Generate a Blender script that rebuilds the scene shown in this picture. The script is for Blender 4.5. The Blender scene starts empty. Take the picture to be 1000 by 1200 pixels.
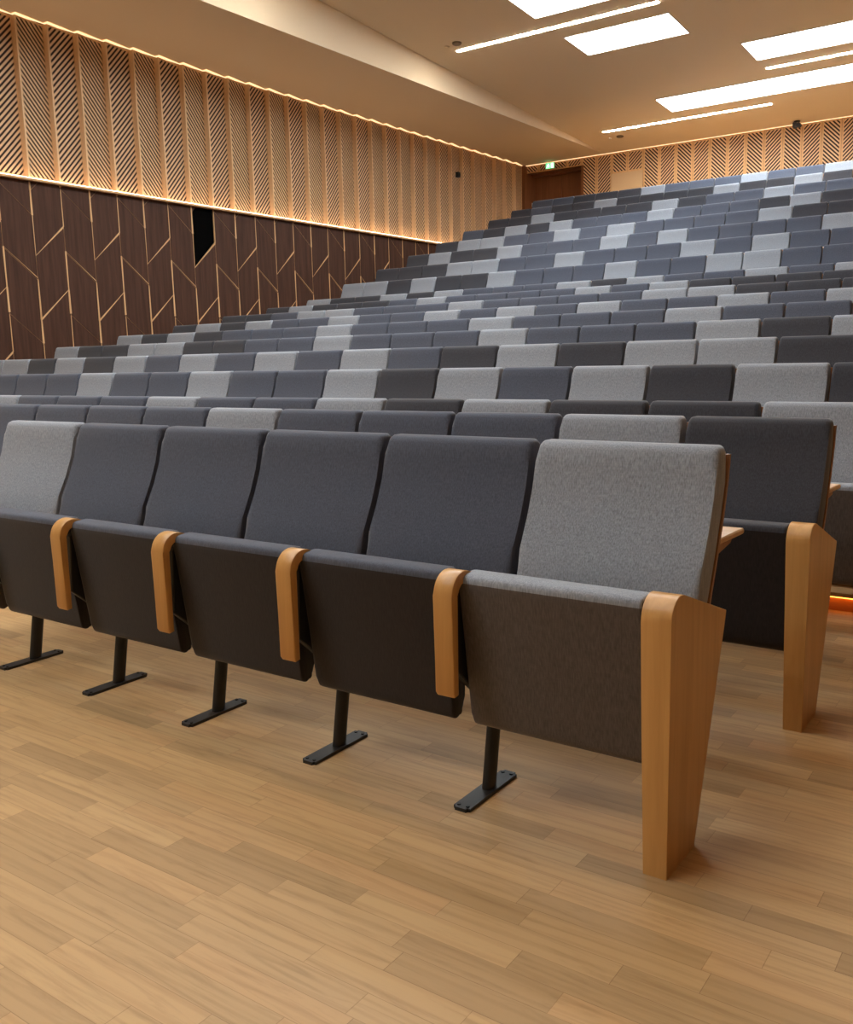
import bpy, bmesh, math, random
from mathutils import Vector, Matrix
random.seed(7)
SC = bpy.context.scene
COL = SC.collection
R = math.radians

# ------------------------------------------------------------------ materials
def newmat(name):
    m = bpy.data.materials.new(name); m.use_nodes = True
    nt = m.node_tree; nt.nodes.clear()
    out = nt.nodes.new('ShaderNodeOutputMaterial')
    b = nt.nodes.new('ShaderNodeBsdfPrincipled')
    nt.links.new(b.outputs[0], out.inputs[0])
    return m, nt, b
def N(nt, kind, **kw):
    n = nt.nodes.new(kind)
    for k, v in kw.items():
        if k.startswith('i_'):
            key = k[2:]; key = int(key) if key.isdigit() else key.replace('_', ' ')
            n.inputs[key].default_value = v
        else: setattr(n, k, v)
    return n
def ramp(nt, stops):
    n = nt.nodes.new('ShaderNodeValToRGB'); e = n.color_ramp.elements
    while len(e) < len(stops): e.new(.5)
    for s, (p, c) in zip(e, stops): s.position = p; s.color = (*c, 1)
    return n
def plain(name, col, rough=.6, metal=0, spec=.5):
    m, nt, b = newmat(name)
    b.inputs['Base Color'].default_value = (*col, 1)
    b.inputs['Roughness'].default_value = rough
    b.inputs['Metallic'].default_value = metal
    b.inputs['Specular IOR Level'].default_value = spec
    return m
def emis(name, col, s):
    m, nt, b = newmat(name)
    b.inputs['Base Color'].default_value = (.8, .8, .8, 1)
    b.inputs['Emission Color'].default_value = (*col, 1)
    b.inputs['Emission Strength'].default_value = s
    return m
def fabric(name, c, var=.25):
    m, nt, b = newmat(name); L = nt.links.new
    tc = N(nt, 'ShaderNodeTexCoord')
    mp = N(nt, 'ShaderNodeMapping'); mp.inputs['Scale'].default_value = (330, 330, 16)
    L(tc.outputs['Object'], mp.inputs[0])
    n1 = N(nt, 'ShaderNodeTexNoise', i_Scale=1.0, i_Detail=2.0); L(mp.outputs[0], n1.inputs['Vector'])
    mp2 = N(nt, 'ShaderNodeMapping'); mp2.inputs['Scale'].default_value = (30, 30, 500)
    L(tc.outputs['Object'], mp2.inputs[0])
    n2 = N(nt, 'ShaderNodeTexNoise', i_Scale=1.0, i_Detail=1.0); L(mp2.outputs[0], n2.inputs['Vector'])
    mix = N(nt, 'ShaderNodeMix', data_type='FLOAT'); mix.inputs[0].default_value = .18; L(n1.outputs[0], mix.inputs[2]); L(n2.outputs[0], mix.inputs[3])
    h = N(nt, 'ShaderNodeMath', operation='MULTIPLY', i_1=1.0); L(mix.outputs[0], h.inputs[0])
    lo = tuple(x*(1-var*1.3) for x in c); hi = tuple(min(1, x*(1+var*1.3)) for x in c)
    r = ramp(nt, [(.3, lo), (.7, hi)]); L(h.outputs[0], r.inputs[0]); L(r.outputs[0], b.inputs['Base Color'])
    bu = N(nt, 'ShaderNodeBump', i_Strength=.25, i_Distance=.002); L(h.outputs[0], bu.inputs['Height']); L(bu.outputs[0], b.inputs['Normal'])
    b.inputs['Roughness'].default_value = .95
    b.inputs['Specular IOR Level'].default_value = .15
    b.inputs['Sheen Weight'].default_value = .25
    b.inputs['Sheen Roughness'].default_value = .5
    return m
def wood(name, dark, light, axis='Z', rough=.42, scale=1.0, spec=.4):
    m, nt, b = newmat(name); L = nt.links.new
    tc = N(nt, 'ShaderNodeTexCoord')
    s = {'X': (1.6, 28, 28), 'Y': (28, 1.6, 28), 'Z': (28, 28, 1.6)}[axis]
    mp = N(nt, 'ShaderNodeMapping'); mp.inputs['Scale'].default_value = tuple(v*scale for v in s)
    L(tc.outputs['Object'], mp.inputs[0])
    n1 = N(nt, 'ShaderNodeTexNoise', i_Scale=1.0, i_Detail=5.0, i_Roughness=.6, i_Distortion=.4); L(mp.outputs[0], n1.inputs['Vector'])
    r = ramp(nt, [(.3, dark), (.72, light)]); L(n1.outputs[0], r.inputs[0]); L(r.outputs[0], b.inputs['Base Color'])
    b.inputs['Roughness'].default_value = rough
    b.inputs['Specular IOR Level'].default_value = spec
    return m
def oak_floor():
    m, nt, b = newmat('oak_parquet'); L = nt.links.new
    geo = N(nt, 'ShaderNodeNewGeometry'); sep = N(nt, 'ShaderNodeSeparateXYZ'); L(geo.outputs['Position'], sep.inputs[0])
    M = lambda op, a, c=None: _m(nt, op, a, c)
    yd = M('DIVIDE', sep.outputs[1], .069); row = M('FLOOR', yd); yf = M('SUBTRACT', yd, row)
    wn = N(nt, 'ShaderNodeTexWhiteNoise', noise_dimensions='1D'); L(row.outputs[0], wn.inputs['W'])
    off = M('MULTIPLY', wn.outputs[0], 5.3)
    ln = M('MULTIPLY_ADD', wn.outputs[0], .14); ln.inputs[2].default_value = .36
    xs = M('ADD', sep.outputs[0], off); xd = M('DIVIDE', xs, ln); xi = M('FLOOR', xd); xf = M('SUBTRACT', xd, xi)
    cmb = N(nt, 'ShaderNodeCombineXYZ'); L(xi.outputs[0], cmb.inputs[0]); L(row.outputs[0], cmb.inputs[1])
    w2 = N(nt, 'ShaderNodeTexWhiteNoise', noise_dimensions='2D'); L(cmb.outputs[0], w2.inputs['Vector'])
    # grain coordinates, shifted per strip
    gx = M('MULTIPLY_ADD', sep.outputs[0], 3.2); L(M('MULTIPLY', w2.outputs[0], 37).outputs[0], gx.inputs[2])
    gy = M('MULTIPLY', sep.outputs[1], 38); gz = M('MULTIPLY', w2.outputs[0], 11)
    gc = N(nt, 'ShaderNodeCombineXYZ'); L(gx.outputs[0], gc.inputs[0]); L(gy.outputs[0], gc.inputs[1]); L(gz.outputs[0], gc.inputs[2])
    g1 = N(nt, 'ShaderNodeTexNoise', i_Scale=1.0, i_Detail=6.0, i_Roughness=.62, i_Distortion=1.2); L(gc.outputs[0], g1.inputs['Vector'])
    g2 = N(nt, 'ShaderNodeTexWave', wave_type='BANDS', bands_direction='Y', i_Scale=.22, i_Distortion=9.0, i_Detail=2.0); g2.inputs['Detail Scale'].default_value = .6; L(gc.outputs[0], g2.inputs['Vector'])
    base = ramp(nt, [(0, (.39, .240, .106)), (.3, (.46, .288, .130)), (.7, (.53, .335, .152)), (1, (.50, .295, .130))]); L(w2.outputs[0], base.inputs[0])
    gr = ramp(nt, [(.25, (.76, .72, .67)), (.5, (1, 1, 1)), (.8, (1.05, 1.04, 1.03))]); L(g1.outputs[0], gr.inputs[0])
    mx = N(nt, 'ShaderNodeMix', data_type='RGBA', blend_type='MULTIPLY'); mx.inputs[0].default_value = 1
    L(base.outputs[0], mx.inputs[6]); L(gr.outputs[0], mx.inputs[7])
    wr = ramp(nt, [(.0, (.78, .74, .68)), (.3, (1, 1, 1)), (1, (1, 1, 1))]); L(g2.outputs[0], wr.inputs[0])
    mx2 = N(nt, 'ShaderNodeMix', data_type='RGBA', blend_type='MULTIPLY'); mx2.inputs[0].default_value = .4
    L(mx.outputs[2], mx2.inputs[6]); L(wr.outputs[0], mx2.inputs[7])
    # joints between strips
    e1 = M('LESS_THAN', yf, .022); e2 = M('LESS_THAN', xf, .004); e = M('MAXIMUM', e1, e2)
    mx3 = N(nt, 'ShaderNodeMix', data_type='RGBA', blend_type='MULTIPLY'); L(M('MULTIPLY', e, .45).outputs[0], mx3.inputs[0])
    L(mx2.outputs[2], mx3.inputs[6]); mx3.inputs[7].default_value = (.35, .25, .18, 1)
    L(mx3.outputs[2], b.inputs['Base Color'])
    b.inputs['Roughness'].default_value = .5
    b.inputs['Specular IOR Level'].default_value = .35
    return m
def _m(nt, op, a, c=None):
    n = nt.nodes.new('ShaderNodeMath'); n.operation = op
    for i, v in enumerate((a, c)):
        if v is None: continue
        if isinstance(v, (int, float)): n.inputs[i].default_value = v
        else: nt.links.new(v.outputs[0] if hasattr(v, 'outputs') else v, n.inputs[i])
    return n

FAB = {'L': fabric('light_grey_wool', (.268, .293, .338)),
       'M': fabric('blue_grey_wool', (.077, .088, .121), .2),
       'D': fabric('charcoal_wool', (.048, .050, .062), .2)}
FRONT_TONE = {'L': fabric('brown_grey_front', (.098, .082, .075), .2), 'M': fabric('dark_brown_front', (.024, .018, .016), .2), 'D': fabric('black_brown_front', (.020, .015, .014), .2)}
WORD = {'L': 'light grey', 'M': 'mid blue-grey', 'D': 'dark charcoal'}
OAK = wood('oak_veneer', (.49, .250, .072), (.63, .345, .115), 'Z', .34)
OAKX = wood('oak_top', (.50, .29, .13), (.64, .40, .20), 'X', .4)
SHELL = wood('beech_shell', (.24, .105, .045), (.33, .16, .07), 'Z', .4)
BLACK = plain('black_steel', (.012, .012, .013), .45)
BOLT = plain('dark_bolt', (.004, .004, .004), .5)
WALNUT = wood('walnut_veneer', (.045, .019, .012), (.088, .040, .025), 'Z', .6, .6, .2)
MAPLE = wood('maple_batten', (.60, .36, .17), (.74, .47, .24), 'Z', .5, .5)
MAPLE_LIT = wood('lit_maple_board', (.74, .50, .29), (.84, .60, .37), 'Z', .5, .5)
MAPLE2 = wood('maple_slat', (.66, .43, .25), (.76, .52, .32), 'X', .55, .5)
DOORW = wood('brown_door_veneer', (.19, .070, .026), (.27, .11, .045), 'Z', .5, .5)
DARKBACK = plain('dark_acoustic_felt', (.035, .016, .012), .9)
CEIL = plain('warm_white_plaster', (.80, .665, .495), .9, spec=.2)
VOID = plain('black_void', (.003, .003, .003), .9, spec=0)
SKYL = emis('daylight_diffuser', (.80, .92, 1.0), 11.0)
WARM = emis('warm_led', (1.0, .92, .78), 62.0)
COVE = emis('cove_led', (1.0, .62, .33), 1.0)
UPL = emis('ledge_led', (1.0, .72, .45), 8.5); UPR = emis('ceiling_fill_right', (1.0, .76, .50), 2.0)
STEPL = emis('step_led', (1.0, .33, .05), 3.2)
RISER_LIT = wood('orange_lit_riser', (.55, .17, .035), (.72, .26, .06), 'X', .4)  # orange glow of the step light put into the riser's wood colour
FLOOR = oak_floor()
WHITE = plain('white_plastic', (.7, .68, .62), .5)
PALE = plain('pale_plaster', (.78, .70, .58), .9)
BEIGE = plain('beige_board', (.62, .43, .25), .6)
GREY = plain('grey_plastic', (.22, .17, .11), .6)

# ------------------------------------------------------------------ helpers
def link(name, bm, mat, parent=None, smooth=False, recalc=True):
    if recalc: bmesh.ops.recalc_face_normals(bm, faces=bm.faces)
    if smooth:
        for e in bm.edges:
            if len(e.link_faces) == 2 and e.calc_face_angle(0) > R(38): e.smooth = False
    me = bpy.data.meshes.new(name); bm.to_mesh(me); bm.free()
    for mm in (mat if isinstance(mat, (list, tuple)) else [mat]): me.materials.append(mm)
    if smooth:
        for p in me.polygons: p.use_smooth = True
    o = bpy.data.objects.new(name, me); COL.objects.link(o)
    if parent: o.parent = parent
    return o
def structure(o): o['kind'] = 'structure'; return o
def tag(o, label, cat, group=None):
    o['label'] = label; o['category'] = cat
    if group: o['group'] = group
    return o
def empty(name, loc=(0, 0, 0)):
    o = bpy.data.objects.new(name, None); o.location = loc; COL.objects.link(o); o.empty_display_size = .1
    return o
def box(bm, a, b, mi=0):
    x0, y0, z0 = a; x1, y1, z1 = b
    v = [bm.verts.new(p) for p in ((x0,y0,z0),(x1,y0,z0),(x1,y1,z0),(x0,y1,z0),(x0,y0,z1),(x1,y0,z1),(x1,y1,z1),(x0,y1,z1))]
    for f in ((0,3,2,1),(4,5,6,7),(0,1,5,4),(1,2,6,5),(2,3,7,6),(3,0,4,7)):
        bm.faces.new([v[i] for i in f]).material_index = mi
def prism(bm, poly, fr, n0, n1, mi=0, side=None):
    # extrude a 2-D polygon standing in the frame (origin, U, V, N) from depth n0 to n1
    O, U, V, Nn = fr
    a = [bm.verts.new(O+U*p[0]+V*p[1]+Nn*n0) for p in poly]
    b = [bm.verts.new(O+U*p[0]+V*p[1]+Nn*n1) for p in poly]
    try:
        bm.faces.new(a[::-1]).material_index = mi; bm.faces.new(b).material_index = mi
        for i in range(len(poly)):
            j = (i+1) % len(poly); bm.faces.new((a[i], a[j], b[j], b[i])).material_index = mi if side is None else side
    except ValueError: pass
def profile_x(bm, pts, x0, x1, bev=0, seg=3):
    # a (y, z) outline extruded along x, the two end rims rounded
    a = [bm.verts.new((x0, p[0], p[1])) for p in pts]; b = [bm.verts.new((x1, p[0], p[1])) for p in pts]
    fa = bm.faces.new(a[::-1]); fb = bm.faces.new(b)
    for i in range(len(pts)):
        j = (i+1) % len(pts); bm.faces.new((a[i], a[j], b[j], b[i]))
    if bev:
        ed = list({e for f in (fa, fb) for e in f.edges})
        bmesh.ops.bevel(bm, geom=ed, offset=bev, segments=seg, profile=.5, affect='EDGES', clamp_overlap=True)
def smooth_outline(pts, it=2):
    # corner cutting keeps the outline but rounds it
    for _ in range(it):
        q = []
        for i in range(len(pts)):
            a, b = pts[i], pts[(i+1) % len(pts)]
            d = math.dist(a, b); k = min(.25, .012/d) if d > 0 else .25
            q += [(a[0]+(b[0]-a[0])*k, a[1]+(b[1]-a[1])*k), (a[0]+(b[0]-a[0])*(1-k), a[1]+(b[1]-a[1])*(1-k))]
        pts = q
    return pts
def clip(poly, x0, x1, y0, y1):
    for ax, lim, s in ((0, x0, 1), (0, x1, -1), (1, y0, 1), (1, y1, -1)):
        out = []
        for i in range(len(poly)):
            a, b = poly[i], poly[(i+1) % len(poly)]
            da, db = s*(a[ax]-lim), s*(b[ax]-lim)
            if da >= 0: out.append(a)
            if (da >= 0) != (db >= 0):
                t = da/(da-db); out.append((a[0]+(b[0]-a[0])*t, a[1]+(b[1]-a[1])*t))
        poly = out
        if len(poly) < 3: return None
    return poly

# ------------------------------------------------------------------ the hall: measures
# rows: pitch of seats, x of the leftmost seam, y of the crest, height of the tier, tones left to right, where the frame starts
ROWY = [2.533, 3.568, 4.577, 5.670, 6.752, 7.828, 8.839, 9.860, 10.845, 11.854, 12.830, 13.797, 14.798, 15.780, 16.762, 17.778, 18.781, 19.716, 20.684]
TIER = [0, 0, 0, .157, .317, .475, .631, .787, .944, 1.100, 1.261, 1.578, 1.900, 2.224, 2.545, 2.868, 3.195, 3.500, 3.820]
ROWX = [-3.505, -5.431, -7.285, -9.044, -11.091, -11.610, -11.590, -11.579, -11.546, -11.539, -11.493, -11.460, -11.436, -11.401, -11.369, -11.352, -11.314, -11.260, -11.233]
TONE = ['L|MMMML',            # '|' marks the seam at ROWX
        'MM|MMMLMMMLD',
        'ML|MMMLMMLDLDDL',
        'MM|MMLMMLMMLDLMLDLD',
        'L|LDLDLMLMLMLMDLDLLD',
        '|LDDLLDMMMLMMMLMMMLDLL'[0:],
        '|LDLDMMMLMMMLMMMLMMM',
        '|DLDLMMLMMLMLMLMMLMLM'[0:],
        '|DDMLLMMMLMMMMLLDDD',
        '|DLDDDMLMMMMLMLDDDD',
        '|LDDLDLMMMLDLMMLML',
        '|LLDLDDLMMMLMMLLMM',
        '|DDDLLMMLMMMLMLMM',
        '|DLDDLMMMLMLMMMML',
        '|DLLMMLMLMMMMLDD',
        '|MDLDLMMMLMMMDLD',
        '|DDLDDDDLDMMLMM',
        '|DMDDLDDDDLDDLD',
        '|MMDDDLMMMLMMLM']

TONE[5] = '|LDDLLDDMMLMMMLMMMLDL'
YB = 23.091; ZS = 6.156; M_ = .0625
zc = lambda y: ZS + M_*(YB-y)
WPHI = R(.426); WX, WY, PIT = -12.9107, 8.371, .50435
WU = Vector((math.sin(WPHI), math.cos(WPHI), 0)); WN = Vector((math.cos(WPHI), -math.sin(WPHI), 0)); UP = Vector((0, 0, 1))
def wpt(t, n=0, z=0): return Vector((WX, WY, 0)) + WU*(t*PIT) + WN*n + UP*z
TRIM = lambda t: 3.888 - .0040*t
YF = -9.0; XR = 1.7; XS = -10.53

# ------------------------------------------------------------------ floor and tiers
bm = bmesh.new()
prof = [(YF, 0), (4.50, 0), (4.50, .070), (4.470, .070), (4.470, .088), (4.62, .088), (4.62, TIER[3])]
for k in range(4, 19):
    y = ROWY[k-1]-.03; prof += [(y, TIER[k-1]), (y, TIER[k])]
prof += [(24.2, TIER[18]), (24.2, -.3), (YF, -.3)]
a = [bm.verts.new((-13.3, p[0], p[1])) for p in prof]; b = [bm.verts.new((XR, p[0], p[1])) for p in prof]
for i in range(len(prof)):
    j = (i+1) % len(prof); bm.faces.new((a[i], b[i], b[j], a[j]))
structure(link('floor', bm, FLOOR))
bm = bmesh.new(); box(bm, (-11.6, 4.474, .064), (-.55, 4.490, .0695))
structure(link('trim_1', bm, STEPL))
bm = bmesh.new(); box(bm, (-11.6, 4.490, 0.001), (-.55, 4.4995, .062)); structure(link('trim_3', bm, RISER_LIT))

# ------------------------------------------------------------------ ceiling
bm = bmesh.new()
box(bm, (-13.3, YF, ZS), (XS-.03, 24.2, ZS+.02))                       # low soffit along the left wall
structure(link('ceiling', bm, CEIL))
bm = bmesh.new()
v = [bm.verts.new(p) for p in ((XS-.02, YF, zc(YF)), (XR, YF, zc(YF)), (XR, YB, ZS), (XS-.02, YB, ZS),
                               (XS-.02, YF, zc(YF)+.1), (XR, YF, zc(YF)+.1), (XR, YB, ZS+.1), (XS-.02, YB, ZS+.1))]
for f in ((0,1,2,3),(4,5,6,7),(0,1,5,4),(1,2,6,5),(2,3,7,6),(3,0,4,7)): bm.faces.new([v[i] for i in f])
structure(link('ceiling', bm, CEIL))
bm = bmesh.new()
v = [bm.verts.new(p) for p in ((XS, YF, ZS-.0), (XS, YB, ZS-.0), (XS, YB, ZS+.001), (XS, YF, zc(YF)),
                               (XS-.03, YF, ZS-.0), (XS-.03, YB, ZS-.0), (XS-.03, YB, ZS+.001), (XS-.03, YF, zc(YF)))]
for f in ((0,1,2,3),(4,5,6,7),(0,1,5,4),(2,3,7,6),(3,0,4,7)): bm.faces.new([v[i] for i in f])
structure(link('ceiling', bm, CEIL))

# ------------------------------------------------------------------ outer walls (front and right are behind / beside the camera)
bm = bmesh.new(); box(bm, (-13.4, YF-.1, -.3), (XR, YF, 8.4)); structure(link('wall_front', bm, PALE))
bm = bmesh.new(); box(bm, (XR, YF-.1, -.3), (XR+.1, 24.2, 8.4)); structure(link('wall_right', bm, MAPLE2))
bm = bmesh.new(); box(bm, (XR-.04, YF, -.2), (XR, 24.0, 3.88)); structure(link('wall_right', bm, WALNUT))

# ------------------------------------------------------------------ left wall
bm = bmesh.new()
fr = (wpt(0), WU, UP, WN)
prism(bm, [(-36*PIT, -.3), (30.4*PIT, -.3), (30.4*PIT, ZS), (-36*PIT, ZS)], fr, -.25, -.165)
WL = structure(link('wall_left', bm, BEIGE))
def slat_panel(name, parent, fr, w, z0, z1, rising, rail=.045, stile=.02, sp=.0865, th=.014, frame_mat=MAPLE, slat_mat=MAPLE2):
    """panel in frame fr, u from 0 to w: dark felt back, wooden frame, diagonal slats"""
    bm = bmesh.new()
    prism(bm, [(0, z0), (w, z0), (w, z1), (0, z1)], fr, -.0125, -.0095)
    back = link(name, bm, DARKBACK, parent)
    bm = bmesh.new()
    prism(bm, [(0, z0), (w, z0), (w, z0+rail), (0, z0+rail)], fr, -.0095, 0)
    prism(bm, [(0, z1-rail*.5), (w, z1-rail*.5), (w, z1), (0, z1)], fr, -.0095, 0)
    prism(bm, [(0, z0+rail), (stile, z0+rail), (stile, z1-rail*.5), (0, z1-rail*.5)], fr, -.0095, 0)
    prism(bm, [(w-stile, z0+rail), (w, z0+rail), (w, z1-rail*.5), (w-stile, z1-rail*.5)], fr, -.0095, 0)
    link('panel_frame', bm, frame_mat, back)
    bm = bmesh.new(); h = sp*.50; s = 1 if rising else -1
    n = int((z1-z0+w)/sp)+3
    for i in range(-int(w/sp)-2, n):
        zb = z0+i*sp
        p = clip([(0, zb), (w, zb+s*w), (w, zb+s*w+h), (0, zb+h)], stile, w-stile, z0+rail, z1-rail*.5)
        if p: prism(bm, p, fr, -.009, -.0025)
    link('slats', bm, slat_mat, back)
    return back
PROT = .095
for i in range(-9, 29):
    A = wpt(i, PROT-.085); B = wpt(i+1, -.085)
    U = (B-A); w = U.length; U.normalize(); Nn = UP.cross(U)*-1
    if Nn.dot(WN) < 0: Nn = -Nn
    z0 = TRIM(i)
    slat_panel('slatted_panel', WL, (A, U, UP, Nn), w, z0, ZS-.03, i % 2 != 0)
    bm = bmesh.new()                                               # return board of each pleat, the light on it put into a paler maple
    prism(bm, [(-.012, z0), (.006, z0), (.006, ZS-.03), (-.012, ZS-.03)], (wpt(i), WU, UP, WN), -.12, PROT-.083)
    link('return_board', bm, MAPLE_LIT, WL)
    bm = bmesh.new()                                               # lit gap above the pleat
    q = [(-.012, -.06), (-.012, PROT-.06), (0.0, PROT-.06), (PIT-.012, -.06)]
    O = wpt(i)+UP*0
    a = [bm.verts.new(O+WU*p[0]+WN*(p[1])+UP*(ZS-.018)) for p in q]; b = [bm.verts.new(O+WU*p[0]+WN*p[1]+UP*(ZS-.006)) for p in q]
    bm.faces.new(a[::-1]); bm.faces.new(b)
    for k in range(4): bm.faces.new((a[k], a[(k+1) % 4], b[(k+1) % 4], b[k]))
    structure(link('cove_or_added_light', bm, COVE, WL))
# ledge under the slatted panels
bm = bmesh.new()
O = wpt(0)
P = [(-9*PIT, -.10), (-9*PIT, .075), (29*PIT, .075), (29*PIT, -.10)]
a = [bm.verts.new(O+WU*p[0]+WN*p[1]+UP*(TRIM(p[0]/PIT)-.028)) for p in P]; b = [bm.verts.new(O+WU*p[0]+WN*p[1]+UP*(TRIM(p[0]/PIT)+.002)) for p in P]
bm.faces.new(a[::-1]); bm.faces.new(b)
for k in range(4): bm.faces.new((a[k], a[(k+1) % 4], b[(k+1) % 4], b[k]))
link('ledge', bm, MAPLE, WL)
for i in range(-9, 29):                                            # linear uplight lying on the ledge
    bm = bmesh.new(); O = wpt(i)+UP*(TRIM(i)+.004)
    vv = [bm.verts.new(O+WU*a_+WN*b_+UP*c_) for c_ in (0, .006) for a_, b_ in ((.01, .022), (PIT-.01, .022), (PIT-.01, .057), (.01, .057))]
    for f in ((0,3,2,1),(4,5,6,7),(0,1,5,4),(1,2,6,5),(2,3,7,6),(3,0,4,7)): bm.faces.new([vv[k] for k in f])
    structure(link('cove_or_added_light', bm, UPL, WL))
bm = bmesh.new(); box(bm, (XR-.08, YF+.3, 3.9), (XR-.045, 22.5, 3.92)); structure(link('cove_or_added_light', bm, UPR))  # added unseen glow strip on the right wall, brightens the ceiling
# plain veneered end piece up to the corner, and the jamb past it
bm = bmesh.new(); prism(bm, [(29*PIT, 3.5), (30.3*PIT, 3.5), (30.3*PIT, ZS-.005), (29*PIT, ZS-.005)], fr, -.09, .0)
link('end_panel', bm, DOORW, WL)
# lower wall: walnut pieces in a stepped chevron on a pale wood ground
bm = bmesh.new()
prism(bm, [(-9*PIT, -.2), (29*PIT, -.2), (29*PIT, TRIM(29)-.03), (-9*PIT, TRIM(-9)-.03)], fr, -.085, -.035)
link('backing_board', bm, MAPLE, WL)
def piece(poly):
    """walnut piece with a raised face and pale bevelled edges"""
    bm = bmesh.new(); f2 = (wpt(0), WU, UP, WN)
    prism(bm, [(p[0]*PIT, p[1]) for p in poly], f2, -.036, -.010, 0, 1)
    return link('walnut_panel', bm, [WALNUT, MAPLE], WL)
PZ = .93
for c in range(-9, 29):
    top = TRIM(c)-.03
    odd = c % 2 != 0       # column from an odd seam to an even one: falling diagonals
    for r in range(-1, 5):
        g = .005; e_ = .002
        if odd: zl1, zr1 = 3.81-PZ*r, 3.38-PZ*r                     # upper edge, left and right
        else: zl1, zr1 = 3.73-PZ*r, 4.19-PZ*r
        poly = [(c+g, zl1-PZ+e_), (c+1-g, zr1-PZ+e_), (c+1-g, zr1-e_), (c+g, zl1-e_)]
        if c == 6 and r == 0: continue
        p = clip(poly, c, c+1, -.1, top)
        if p: piece(p)
def inlay(a, b, w0, w1):
    w0 *= .8; w1 *= .8
    (x0, z0), (x1, z1) = a, b
    if abs(x1-x0) < .1: q = [(x0*PIT-w0/2, z0), (x0*PIT+w0/2, z0), (x1*PIT+w1/2, z1), (x1*PIT-w1/2, z1)]
    else: q = [(x0*PIT, z0-w0/2), (x1*PIT, z1-w1/2), (x1*PIT, z1+w1/2), (x0*PIT, z0+w0/2)]
    top = min(TRIM(x0), TRIM(x1))-.03
    q = clip(q, -99, 99, -.1, top)
    if q:
        bm = bmesh.new(); prism(bm, q, (wpt(0), WU, UP, WN), -.036, -.006); link('inlay_batten', bm, MAPLE, WL)
for c in range(-6, 29):
    for k in range(-1, 2):
        o_ = -1.86*k; zz = lambda v: v+o_
        if c % 2 == 0:
            inlay((c, zz(3.38)), (c, zz(3.83)), .040, .022); inlay((c, zz(2.80)), (c, zz(3.38)), .010, .012); inlay((c, zz(1.87)), (c, zz(2.46)), .034, .020)
            if not (c == 6 and k == 9): inlay((c, zz(2.80)), (c+1, zz(3.26)), .006, .044); (k >= 0) and inlay((c, zz(1.87)), (c+1, zz(2.33)), .044, .010)
        else:
            inlay((c, zz(3.26)), (c, zz(3.80)), .018, .012); inlay((c, zz(2.33)), (c, zz(2.90)), .020, .032); inlay((c, zz(1.97)), (c, zz(2.33)), .040, .030)
            inlay((c, zz(2.90)), (c+1, zz(2.48)), .002, .016)
# the open bay where one piece is missing
bm = bmesh.new(); p = clip([(6.012, 2.80), (6.985, 3.265), (6.985, 4.1), (6.012, 4.1)], 6, 7, 0, TRIM(6)-.03)
prism(bm, [(q[0]*PIT, q[1]) for q in p], (wpt(0), WU, UP, WN), -.036, -.031)
link('open_bay', bm, VOID, WL)

# ------------------------------------------------------------------ back wall
fb = (Vector((-12.9, YB, 0)), Vector((1, 0, 0)), UP, Vector((0, -1, 0)))
bm = bmesh.new()
box(bm, (-11.19, YB+.07, 3.4), (XR, YB+.3, ZS)); box(bm, (-13.3, YB+.07, 5.965), (-11.19, YB+.3, ZS))
box(bm, (-13.3, YB+.30, 5.90), (-11.19, YB+.62, ZS))
WB = structure(link('wall_back', bm, DOORW))
BP = .4202
for i in range(-4, 30):
    x0 = -11.19+i*BP; x1 = x0+BP
    z0 = 5.955 if i < 0 else 3.85
    if x0 < -12.84: x0 = -12.84
    if i in (2, 3): z0 = 5.64
    g = .004
    f2 = (Vector((x0+g, YB+.036, 0)), Vector((1, 0, 0)), UP, Vector((0, -1, 0)))
    slat_panel('slatted_panel', WB, f2, x1-x0-2*g, z0, ZS-.02, i % 2 != 0, rail=.03 if i < 0 else .045, stile=.036)
bm = bmesh.new(); box(bm, (-12.86, YB-.012, ZS-.018), (XR, YB-.0, ZS-.002)); structure(link('cove_or_added_light', bm, COVE, WB))
bm = bmesh.new(); box(bm, (-10.35, YB-.012, 4.4), (-9.51, YB+.035, 5.635)); bmesh.ops.bevel(bm, geom=bm.edges[:], offset=.006, segments=1, affect='EDGES')
structure(link('window_1', bm, BEIGE))
# door in its recess
bm = bmesh.new(); box(bm, (-12.83, 23.58, TIER[18]), (-12.0, 23.63, 5.90)); box(bm, (-11.99, 23.58, TIER[18]), (-11.19, 23.63, 5.90))
D1 = structure(link('door_1', bm, DOORW))
bm = bmesh.new(); box(bm, (-12.06, 23.54, 4.75), (-12.03, 23.57, 5.0)); box(bm, (-12.06, 23.56, 4.86), (-12.03, 23.585, 4.88)); link('door_handle', bm, BLACK, D1)
bm = bmesh.new(); box(bm, (-11.20, YB+.03, TIER[18]), (-11.13, 23.63, 5.965)); structure(link('trim_2', bm, DOORW))
bm = bmesh.new(); box(bm, (-13.3, 23.63, 3.4), (-11.1, 23.7, 6.1)); structure(link('wall_back', bm, DOORW))
# ------------------------------------------------------------------ small fittings
def cyl(bm, c, r, h, n=24, axis='Z', r2=None):
    mtx = Matrix.Translation(c)
    if axis == 'Y': mtx = mtx @ Matrix.Rotation(R(90), 4, 'X')
    if axis == 'X': mtx = mtx @ Matrix.Rotation(R(90), 4, 'Y')
    bmesh.ops.create_cone(bm, cap_ends=True, segments=n, radius1=r, radius2=r if r2 is None else r2, depth=h, matrix=mtx)
bm = bmesh.new(); box(bm, (-12.775, 23.33, 5.12), (-12.765, 23.41, 5.22)); bmesh.ops.bevel(bm, geom=bm.edges[:], offset=.004, segments=2, affect='EDGES')
tag(link('light_switch', bm, WHITE), 'small pale switch plate on the brown jamb beside the rear exit door', 'switch')
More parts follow.
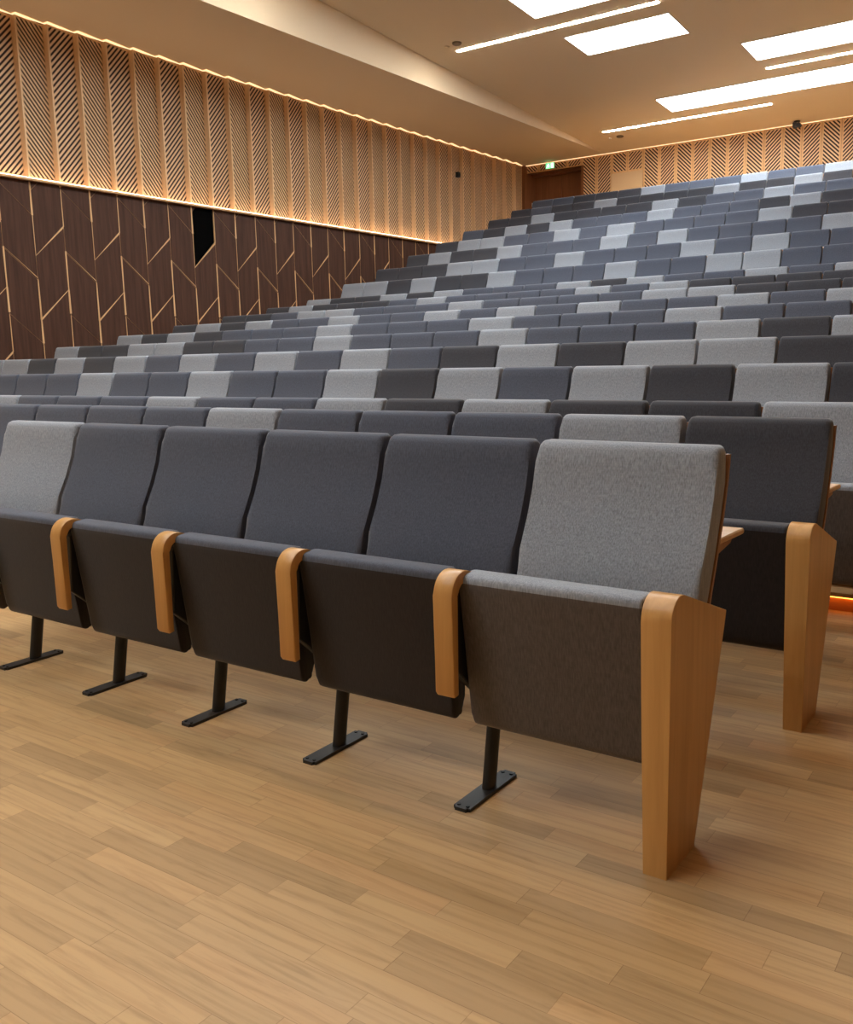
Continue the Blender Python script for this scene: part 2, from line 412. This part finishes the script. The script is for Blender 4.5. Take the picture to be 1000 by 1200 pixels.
# exit sign
t = empty('exit_sign', (-12.035, YB-.09, 5.975)); tag(t, 'lit green emergency exit sign above the rear corner door', 'sign')
GREEN = emis('exit_green', (.03, .55, .16), 1.5); PICT = emis('exit_white', (.62, 1.0, .66), 1.9)
bm = bmesh.new(); box(bm, (-.128, -.02, -.01), (.128, .03, .15)); bmesh.ops.bevel(bm, geom=bm.edges[:], offset=.006, segments=2, affect='EDGES')
link('housing', bm, plain('sign_body', (.5, .55, .5), .5), t)
bm = bmesh.new(); box(bm, (-.12, -.024, 0), (.12, -.019, .14)); face = link('sign_face', bm, GREEN, t)
bm = bmesh.new(); fs = (Vector((0, -.0245, 0)), Vector((1, 0, 0)), UP, Vector((0, -1, 0)))
prism(bm, [(.035, .012), (.108, .012), (.108, .128), (.035, .128)], fs, 0, .003)             # doorway
link('door_symbol', bm, PICT, face)
bm = bmesh.new()                                                                                # running figure and arrow
hd = [(-.045+.011*math.cos(k*PI2), .113+.011*math.sin(k*PI2)) for k in [i/10 for i in range(10)] for PI2 in [2*math.pi]]
prism(bm, hd, fs, 0, .003)
for q in ([(-.07, .06), (-.045, .055), (-.03, .098), (-.058, .1)], [(-.05, .095), (-.08, .085), (-.095, .06), (-.086, .056), (-.074, .075), (-.05, .084)],
          [(-.036, .095), (-.012, .07), (.002, .075), (0, .065), (-.014, .058), (-.04, .08)],
          [(-.066, .062), (-.085, .035), (-.11, .03), (-.11, .018), (-.078, .022), (-.052, .056)],
          [(-.052, .06), (-.03, .04), (-.036, .012), (-.024, .012), (-.016, .044), (-.042, .064)]):
    prism(bm, q, fs, 0, .003)
link('running_figure', bm, PICT, face)
# dark device hung from the ceiling at the back
t = empty('ceiling_camera', (-5.78, 22.86, 6.165)); t.scale = (.72, .72, .72); tag(t, 'black double-bodied device hanging from the ceiling in front of the back wall slats', 'camera')
bm = bmesh.new(); cyl(bm, (0, 0, -.008), .09, .03); link('mount', bm, BLACK, t)
bm = bmesh.new(); box(bm, (-.12, -.08, -.20), (.0, .08, -.02)); bmesh.ops.bevel(bm, geom=bm.edges[:], offset=.02, segments=2, affect='EDGES'); link('camera_body', bm, BLACK, t)
bm = bmesh.new(); cyl(bm, (.06, 0, -.12), .065, .17, axis='Y'); link('lens_barrel', bm, BLACK, t)
# detectors
for k, (x, y, r, lab) in enumerate([(-9.65, 14.9, .085, 'brown round ceiling speaker grille beside the near end of the long light strip'),
                        (-9.90, 14.95, .05, 'small pale smoke detector between the speaker grille and the bulkhead'),
                        (-9.57, 21.84, .085, 'brown round ceiling speaker grille behind the farthest light strip'),
                        (-9.83, 21.86, .05, 'small pale smoke detector near the far end of the bulkhead')]):
    bm = bmesh.new(); cyl(bm, (0, 0, 0), r, .03, r2=r); 
    bmesh.ops.bevel(bm, geom=[e for e in bm.edges if all(v.co.z < 0 for v in e.verts)], offset=.012, segments=2, affect='EDGES')
    o = link('ceiling_speaker' if k % 2 == 0 else 'smoke_detector', bm, GREY if k % 2 == 0 else CEIL); o.location = (x, y, zc(y)-.014)
    o.rotation_euler = (-math.atan(M_), 0, 0)
    tag(o, lab, 'speaker' if k % 2 == 0 else 'detector')
o = empty('wall_box', wpt(22.6, .0, 5.42)); tag(o, 'small dark box fixed high on the slatted left wall', 'box')
bm = bmesh.new(); box(bm, (-.06, -.055, 0), (.03, .055, .12)); bmesh.ops.bevel(bm, geom=bm.edges[:], offset=.008, segments=2, affect='EDGES'); link('housing', bm, BLACK, o)
bm = bmesh.new(); cyl(bm, (.034, 0, .06), .03, .02, axis='X'); link('lens', bm, BOLT, o)

# ------------------------------------------------------------------ skylights and light strips
def skylight(x0, x1, y0, y1, label):
    t = empty('skylight', ((x0+x1)/2, (y0+y1)/2, zc((y0+y1)/2))); t.rotation_euler = (-math.atan(M_), 0, 0)
    tag(t, label, 'skylight', None)
    w, d = (x1-x0)/2, (y1-y0)/2
    bm = bmesh.new()
    for a_, b_ in (((-w-.02, -d-.02), (w+.02, -d)), ((-w-.02, d), (w+.02, d+.02)), ((-w-.02, -d), (-w, d)), ((w, -d), (w+.02, d))):
        box(bm, (a_[0], a_[1], -.012), (b_[0], b_[1], .01))
    link('skylight_frame', bm, CEIL, t)
    bm = bmesh.new(); box(bm, (-w, -d, -.006), (w, d, .01)); link('diffuser', bm, SKYL, t)
    return t
def strip(x0, x1, y, label):
    t = empty('light_strip', ((x0+x1)/2, y, zc(y))); t.rotation_euler = (-math.atan(M_), 0, 0); tag(t, label, 'light')
    w = (x1-x0)/2; s = .045
    bm = bmesh.new(); 
    pts = [(-w+s*math.cos(a), s*math.sin(a)) for a in [R(90+18*k) for k in range(11)]] + [(w+s*math.cos(a), s*math.sin(a)) for a in [R(-90+18*k) for k in range(11)]]
    prism(bm, pts, (Vector((0, 0, 0)), Vector((1, 0, 0)), Vector((0, 1, 0)), Vector((0, 0, 1))), -.008, .006); link('led_diffuser', bm, WARM, t)
    bm = bmesh.new(); box(bm, (-w-.06, -.06, -.004), (w+.06, -.047, .006)); box(bm, (-w-.06, .047, -.004), (w+.06, .06, .006)); link('channel', bm, CEIL, t); return t
skylight(-7.945, -6.067, 15.72, 16.69, 'bright rectangular skylight, the one seen whole just behind the long light strip')
skylight(-7.975, -6.06, 13.70, 14.72, 'bright skylight cut off by the top edge of the photo, nearest the bulkhead')
skylight(-5.46, -3.40, 17.66, 18.62, 'long bright skylight at the upper right, in front of a short piece of light strip')
skylight(-7.86, -3.60, 19.74, 20.70, 'longest bright skylight, nearest the back wall at the right')
strip(-9.82, -6.08, 15.23, 'thin warm light strip near the bulkhead, between two skylights at the top')
strip(-5.40, -1.70, 19.15, 'thin warm light strip between the two long skylights at the right edge')
strip(-9.73, -5.97, 21.32, 'thin warm light strip nearest the back wall slats')
SKYLIGHTS_OFF = [(-7.9, -6.1, 11.5, 12.4), (-5.4, -3.6, 12.0, 12.9), (-7.9, -3.6, 8.2, 9.2), (-7.9, -6.1, 4.6, 5.5), (-5.4, -3.6, 5.2, 6.1),
                 (-7.9, -3.6, .4, 1.4), (-7.9, -3.6, -3.6, -2.6)]
STRIPS_OFF = [(-9.8, -6.1, 10.4), (-5.4, -1.7, 7.2), (-9.8, -6.1, 6.8), (-9.8, -6.1, 3.3), (-5.4, -1.7, 2.9), (-5.4, -1.7, -1.2)]
for s in STRIPS_OFF:
    t = strip(*s, 'thin warm light strip further forward in the sloping ceiling, outside the photo'); t['group'] = 'light strips outside the photo'
for k, s in enumerate(SKYLIGHTS_OFF):
    t = skylight(*s, 'rectangular skylight further forward in the sloping ceiling, outside the photo')
    t['group'] = 'skylights outside the photo'

# ------------------------------------------------------------------ auditorium seats
def seat_proto(W, tone):
    f = FAB[tone]; t = empty('auditorium_seat')
    d = .03
    # backrest: curved upholstered pad
    front = [(-.345, .42), (-.318, .57), (-.280, .66), (-.238, .74), (-.205, .82), (-.185, .895), (-.176, .935)]
    top = [(-.166, .950), (-.148, .957), (-.118, .957)]
    rear = [(-.102, .945), (-.100, .93), (-.113, .86), (-.142, .77), (-.182, .67), (-.222, .58), (-.285, .42)]
    pts = [(y+d, z) for y, z in front+top+rear]
    bm = bmesh.new(); profile_x(bm, pts, -W/2+.011, W/2-.011, .019, 4)
    link('backrest', bm, f, t, True)
    # thin wooden shell behind it
    bo = [(y+d+.004, min(z, .938)) for y, z in rear[1:]]; bo2 = [(y+.013, z) for y, z in bo]
    bm = bmesh.new(); profile_x(bm, bo[::-1][:]+bo2, -W/2+.010, W/2-.007, 0)
    link('back_shell', bm, SHELL, t, True)
    # writing shelf on the back
    bm = bmesh.new(); profile_x(bm, [(-.150, .688), (.138, .680), (.142, .690), (.138, .697), (-.150, .705)], -W/2+.03, W/2-.022, .004, 1)
    ws = link('writing_shelf', bm, OAKX, t)
    bm = bmesh.new(); bp = [(-.285, .52), (-.255, .52), (-.175, .648), (.04, .668), (.06, .681), (-.185, .689), (-.20, .68)]
    profile_x(bm, bp, W/2-.055, W/2-.030, .003, 1)
    link('shelf_bracket', bm, SHELL, ws)
    # folded-up seat
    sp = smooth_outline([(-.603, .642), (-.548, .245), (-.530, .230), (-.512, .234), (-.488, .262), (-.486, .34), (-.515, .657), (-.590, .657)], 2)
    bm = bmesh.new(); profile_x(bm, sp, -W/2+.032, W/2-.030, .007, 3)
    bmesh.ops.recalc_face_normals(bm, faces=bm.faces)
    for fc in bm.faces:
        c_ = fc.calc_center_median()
        if c_.z < .634 and c_.y < -.5: fc.material_index = 1       # darker, browner tone on the front below the lip
    st = link('seat', bm, [f, FRONT_TONE[tone]], t, True)
    # armrest strap at the left seam
    arc = lambda cy, cz, r, a0, a1, n: [(cy+r*math.cos(R(a0+(a1-a0)*k/n)), cz+r*math.sin(R(a0+(a1-a0)*k/n))) for k in range(n+1)]
    arm = [(-.652, .352)]+arc(-.594, .607, .059, 180, 70, 9)+[(-.30, .565), (-.30, .545)]+arc(-.594, .607, .033, 70, 180, 7)+[(-.627, .345), (-.645, .342)]
    bm = bmesh.new(); profile_x(bm, arm, -W/2-.014, W/2*-1+.044, .004, 2)
    link('armrest', bm, OAK, t, True)
    bolts = []
    # black steel carrier between the seats, post and foot
    bm = bmesh.new(); profile_x(bm, [(-.61, .40), (-.60, .60), (-.57, .625), (-.31, .54), (-.30, .33), (-.40, .30), (-.52, .32)], -W/2+.002, -W/2+.026, .003, 1)
    link('side_bracket', bm, BLACK, t)
    bm = bmesh.new()
    n = 16; rg = []
    for (yy, zz) in ((-.440, .008), (-.385, .33)):
        rg.append([bm.verts.new((-W/2+.014+.017*math.cos(2*math.pi*k/n), yy+.026*math.sin(2*math.pi*k/n), zz)) for k in range(n)])
    for k in range(n): bm.faces.new((rg[0][k], rg[0][(k+1) % n], rg[1][(k+1) % n], rg[1][k]))
    bm.faces.new(rg[0][::-1]); bm.faces.new(rg[1])
    lg = link('leg', bm, BLACK, t, True)
    bm = bmesh.new(); box(bm, (-W/2+.014-.026, -.588, 0), (-W/2+.014+.026, -.322, .010))
    bmesh.ops.bevel(bm, geom=[e for e in bm.edges if abs(e.verts[0].co.z-e.verts[1].co.z) > .005], offset=.008, segments=3, affect='EDGES')
    fp = link('foot_plate', bm, BLACK, lg)
    for sx in (-.014, .014):
        for yy in (-.572, -.340):
            bm = bmesh.new(); cyl(bm, (-W/2+.014+sx, yy, .011), .0055, .004, 10); bolts.append(link('bolt', bm, BOLT, lg))
    return t
def panel_bm(W, side):
    """solid oak end panel; its outline narrows to the floor"""
    bm = bmesh.new()
    out = [(-.611, 0), (-.613, .35)]+[(-.555+.058*math.cos(R(a)), .607+.058*math.sin(R(a))) for a in range(180, 66, -12)]+[(-.225, .552), (-.236, .52), (-.425, 0)]
    xi, xo = W/2-.026, W/2+.046
    va = [bm.verts.new((xi+.014*(1-z/.66), y, z)) for y, z in out]; vb = [bm.verts.new((xo, y, z)) for y, z in out]
    bm.faces.new(va[::-1]); bm.faces.new(vb)
    for i in range(len(out)):
        j = (i+1) % len(out); bm.faces.new((va[i], va[j], vb[j], vb[i]))
    bmesh.ops.bevel(bm, geom=[e for e in bm.edges if len({round(v.co.x, 2) for v in e.verts}) == 1 and e.calc_length() > .005 and not (e.verts[0].co.z == 0 and e.verts[1].co.z == 0)], offset=.002, segments=1, affect='EDGES', clamp_overlap=True)
    if side < 0: bmesh.ops.scale(bm, vec=(-1, 1, 1), verts=bm.verts)
    return bm
FAR = False
def copy_tree(o, parent=None):
    c = o.copy(); COL.objects.link(c); c.parent = parent
    for ch in o.children:
        if ch.name.startswith('bolt') and FAR: continue               # too small to see beyond the second row
        copy_tree(ch, c)
    return c
ORD = ['first', 'second', 'third', 'fourth', 'fifth', 'sixth', 'seventh', 'eighth', 'ninth', 'tenth', 'eleventh', 'twelfth', 'thirteenth', 'fourteenth',
       'fifteenth', 'sixteenth', 'seventeenth', 'eighteenth', 'nineteenth', 'twentieth']
PROTO = {}; pan = {}; ENDS = []
for r in range(19):
    W = .55 if r % 2 == 0 else .525
    pre, post = TONE[r].split('|'); seq = pre+post; x0 = ROWX[r]-len(pre)*W
    n = len(seq); FAR = r > 1
    for i, tn in enumerate(seq):
        key = (W, tn)
        if key not in PROTO: PROTO[key] = seat_proto(W, tn); t = PROTO[key]
        else: t = copy_tree(PROTO[key])
        t.location = (x0+(i+.5)*W, ROWY[r], TIER[r])
        rown = 'front row' if r == 0 else 'rearmost row' if r == 18 else ORD[r]+' row from front'
        if r < 3:
            k = n-1-i; pos = 'at right end of' if k == 0 else ORD[k]+' from right end in'
        elif r < 5: pos = ('leftmost visible in' if i == 0 else ORD[i]+' from photo left edge in')
        else: pos = 'at left end of' if i == 0 else ORD[i]+' from left end in'
        tag(t, WORD[tn]+' auditorium seat, '+pos+' '+rown, 'seat', 'auditorium seats in the '+rown)
        if (r < 3 and i == n-1) or (r >= 5 and i == 0): ENDS.append((t, W, 1 if r < 3 else -1))
for t, W, s in ENDS:
        if (W, s) not in pan:
            pan[(W, s)] = link('end_panel', panel_bm(W, s), OAK, t, True)
        else:
            c = pan[(W, s)].copy(); COL.objects.link(c); c.parent = t
        if s < 0:
            for ch in list(t.children):
                if ch.name.startswith(('armrest', 'leg', 'side_bracket')):
                    for g in list(ch.children): bpy.data.objects.remove(g)
                    bpy.data.objects.remove(ch)


# ------------------------------------------------------------------ world, camera, view
w = bpy.data.worlds.new('world'); SC.world = w; w.use_nodes = True
w.node_tree.nodes['Background'].inputs[0].default_value = (.5, .45, .4, 1); w.node_tree.nodes['Background'].inputs[1].default_value = .02
cam = bpy.data.cameras.new('camera'); co = bpy.data.objects.new('camera', cam); COL.objects.link(co); SC.camera = co
yaw, pit_, rol = R(35.323), R(-9.541), R(-1.387)
fw = Vector((-math.sin(yaw)*math.cos(pit_), math.cos(yaw)*math.cos(pit_), math.sin(pit_)))
rt = Vector((math.cos(yaw), math.sin(yaw), 0)); up = rt.cross(fw)
r2 = rt*math.cos(rol)+up*math.sin(rol); u2 = -rt*math.sin(rol)+up*math.cos(rol)
m = Matrix.Identity(4)
for i in range(3): m[i][0] = r2[i]; m[i][1] = u2[i]; m[i][2] = -fw[i]
m[2][3] = 1.208
co.matrix_world = m
cam.sensor_fit = 'HORIZONTAL'; cam.sensor_width = 36; cam.lens = 1093.49/1000*36; cam.clip_start = .05; cam.clip_end = 100
SC.view_settings.view_transform = 'Standard'; SC.view_settings.look = 'None'; SC.view_settings.gamma = 1
SC.view_settings.use_curve_mapping = False; SC.view_settings.exposure = 0.45
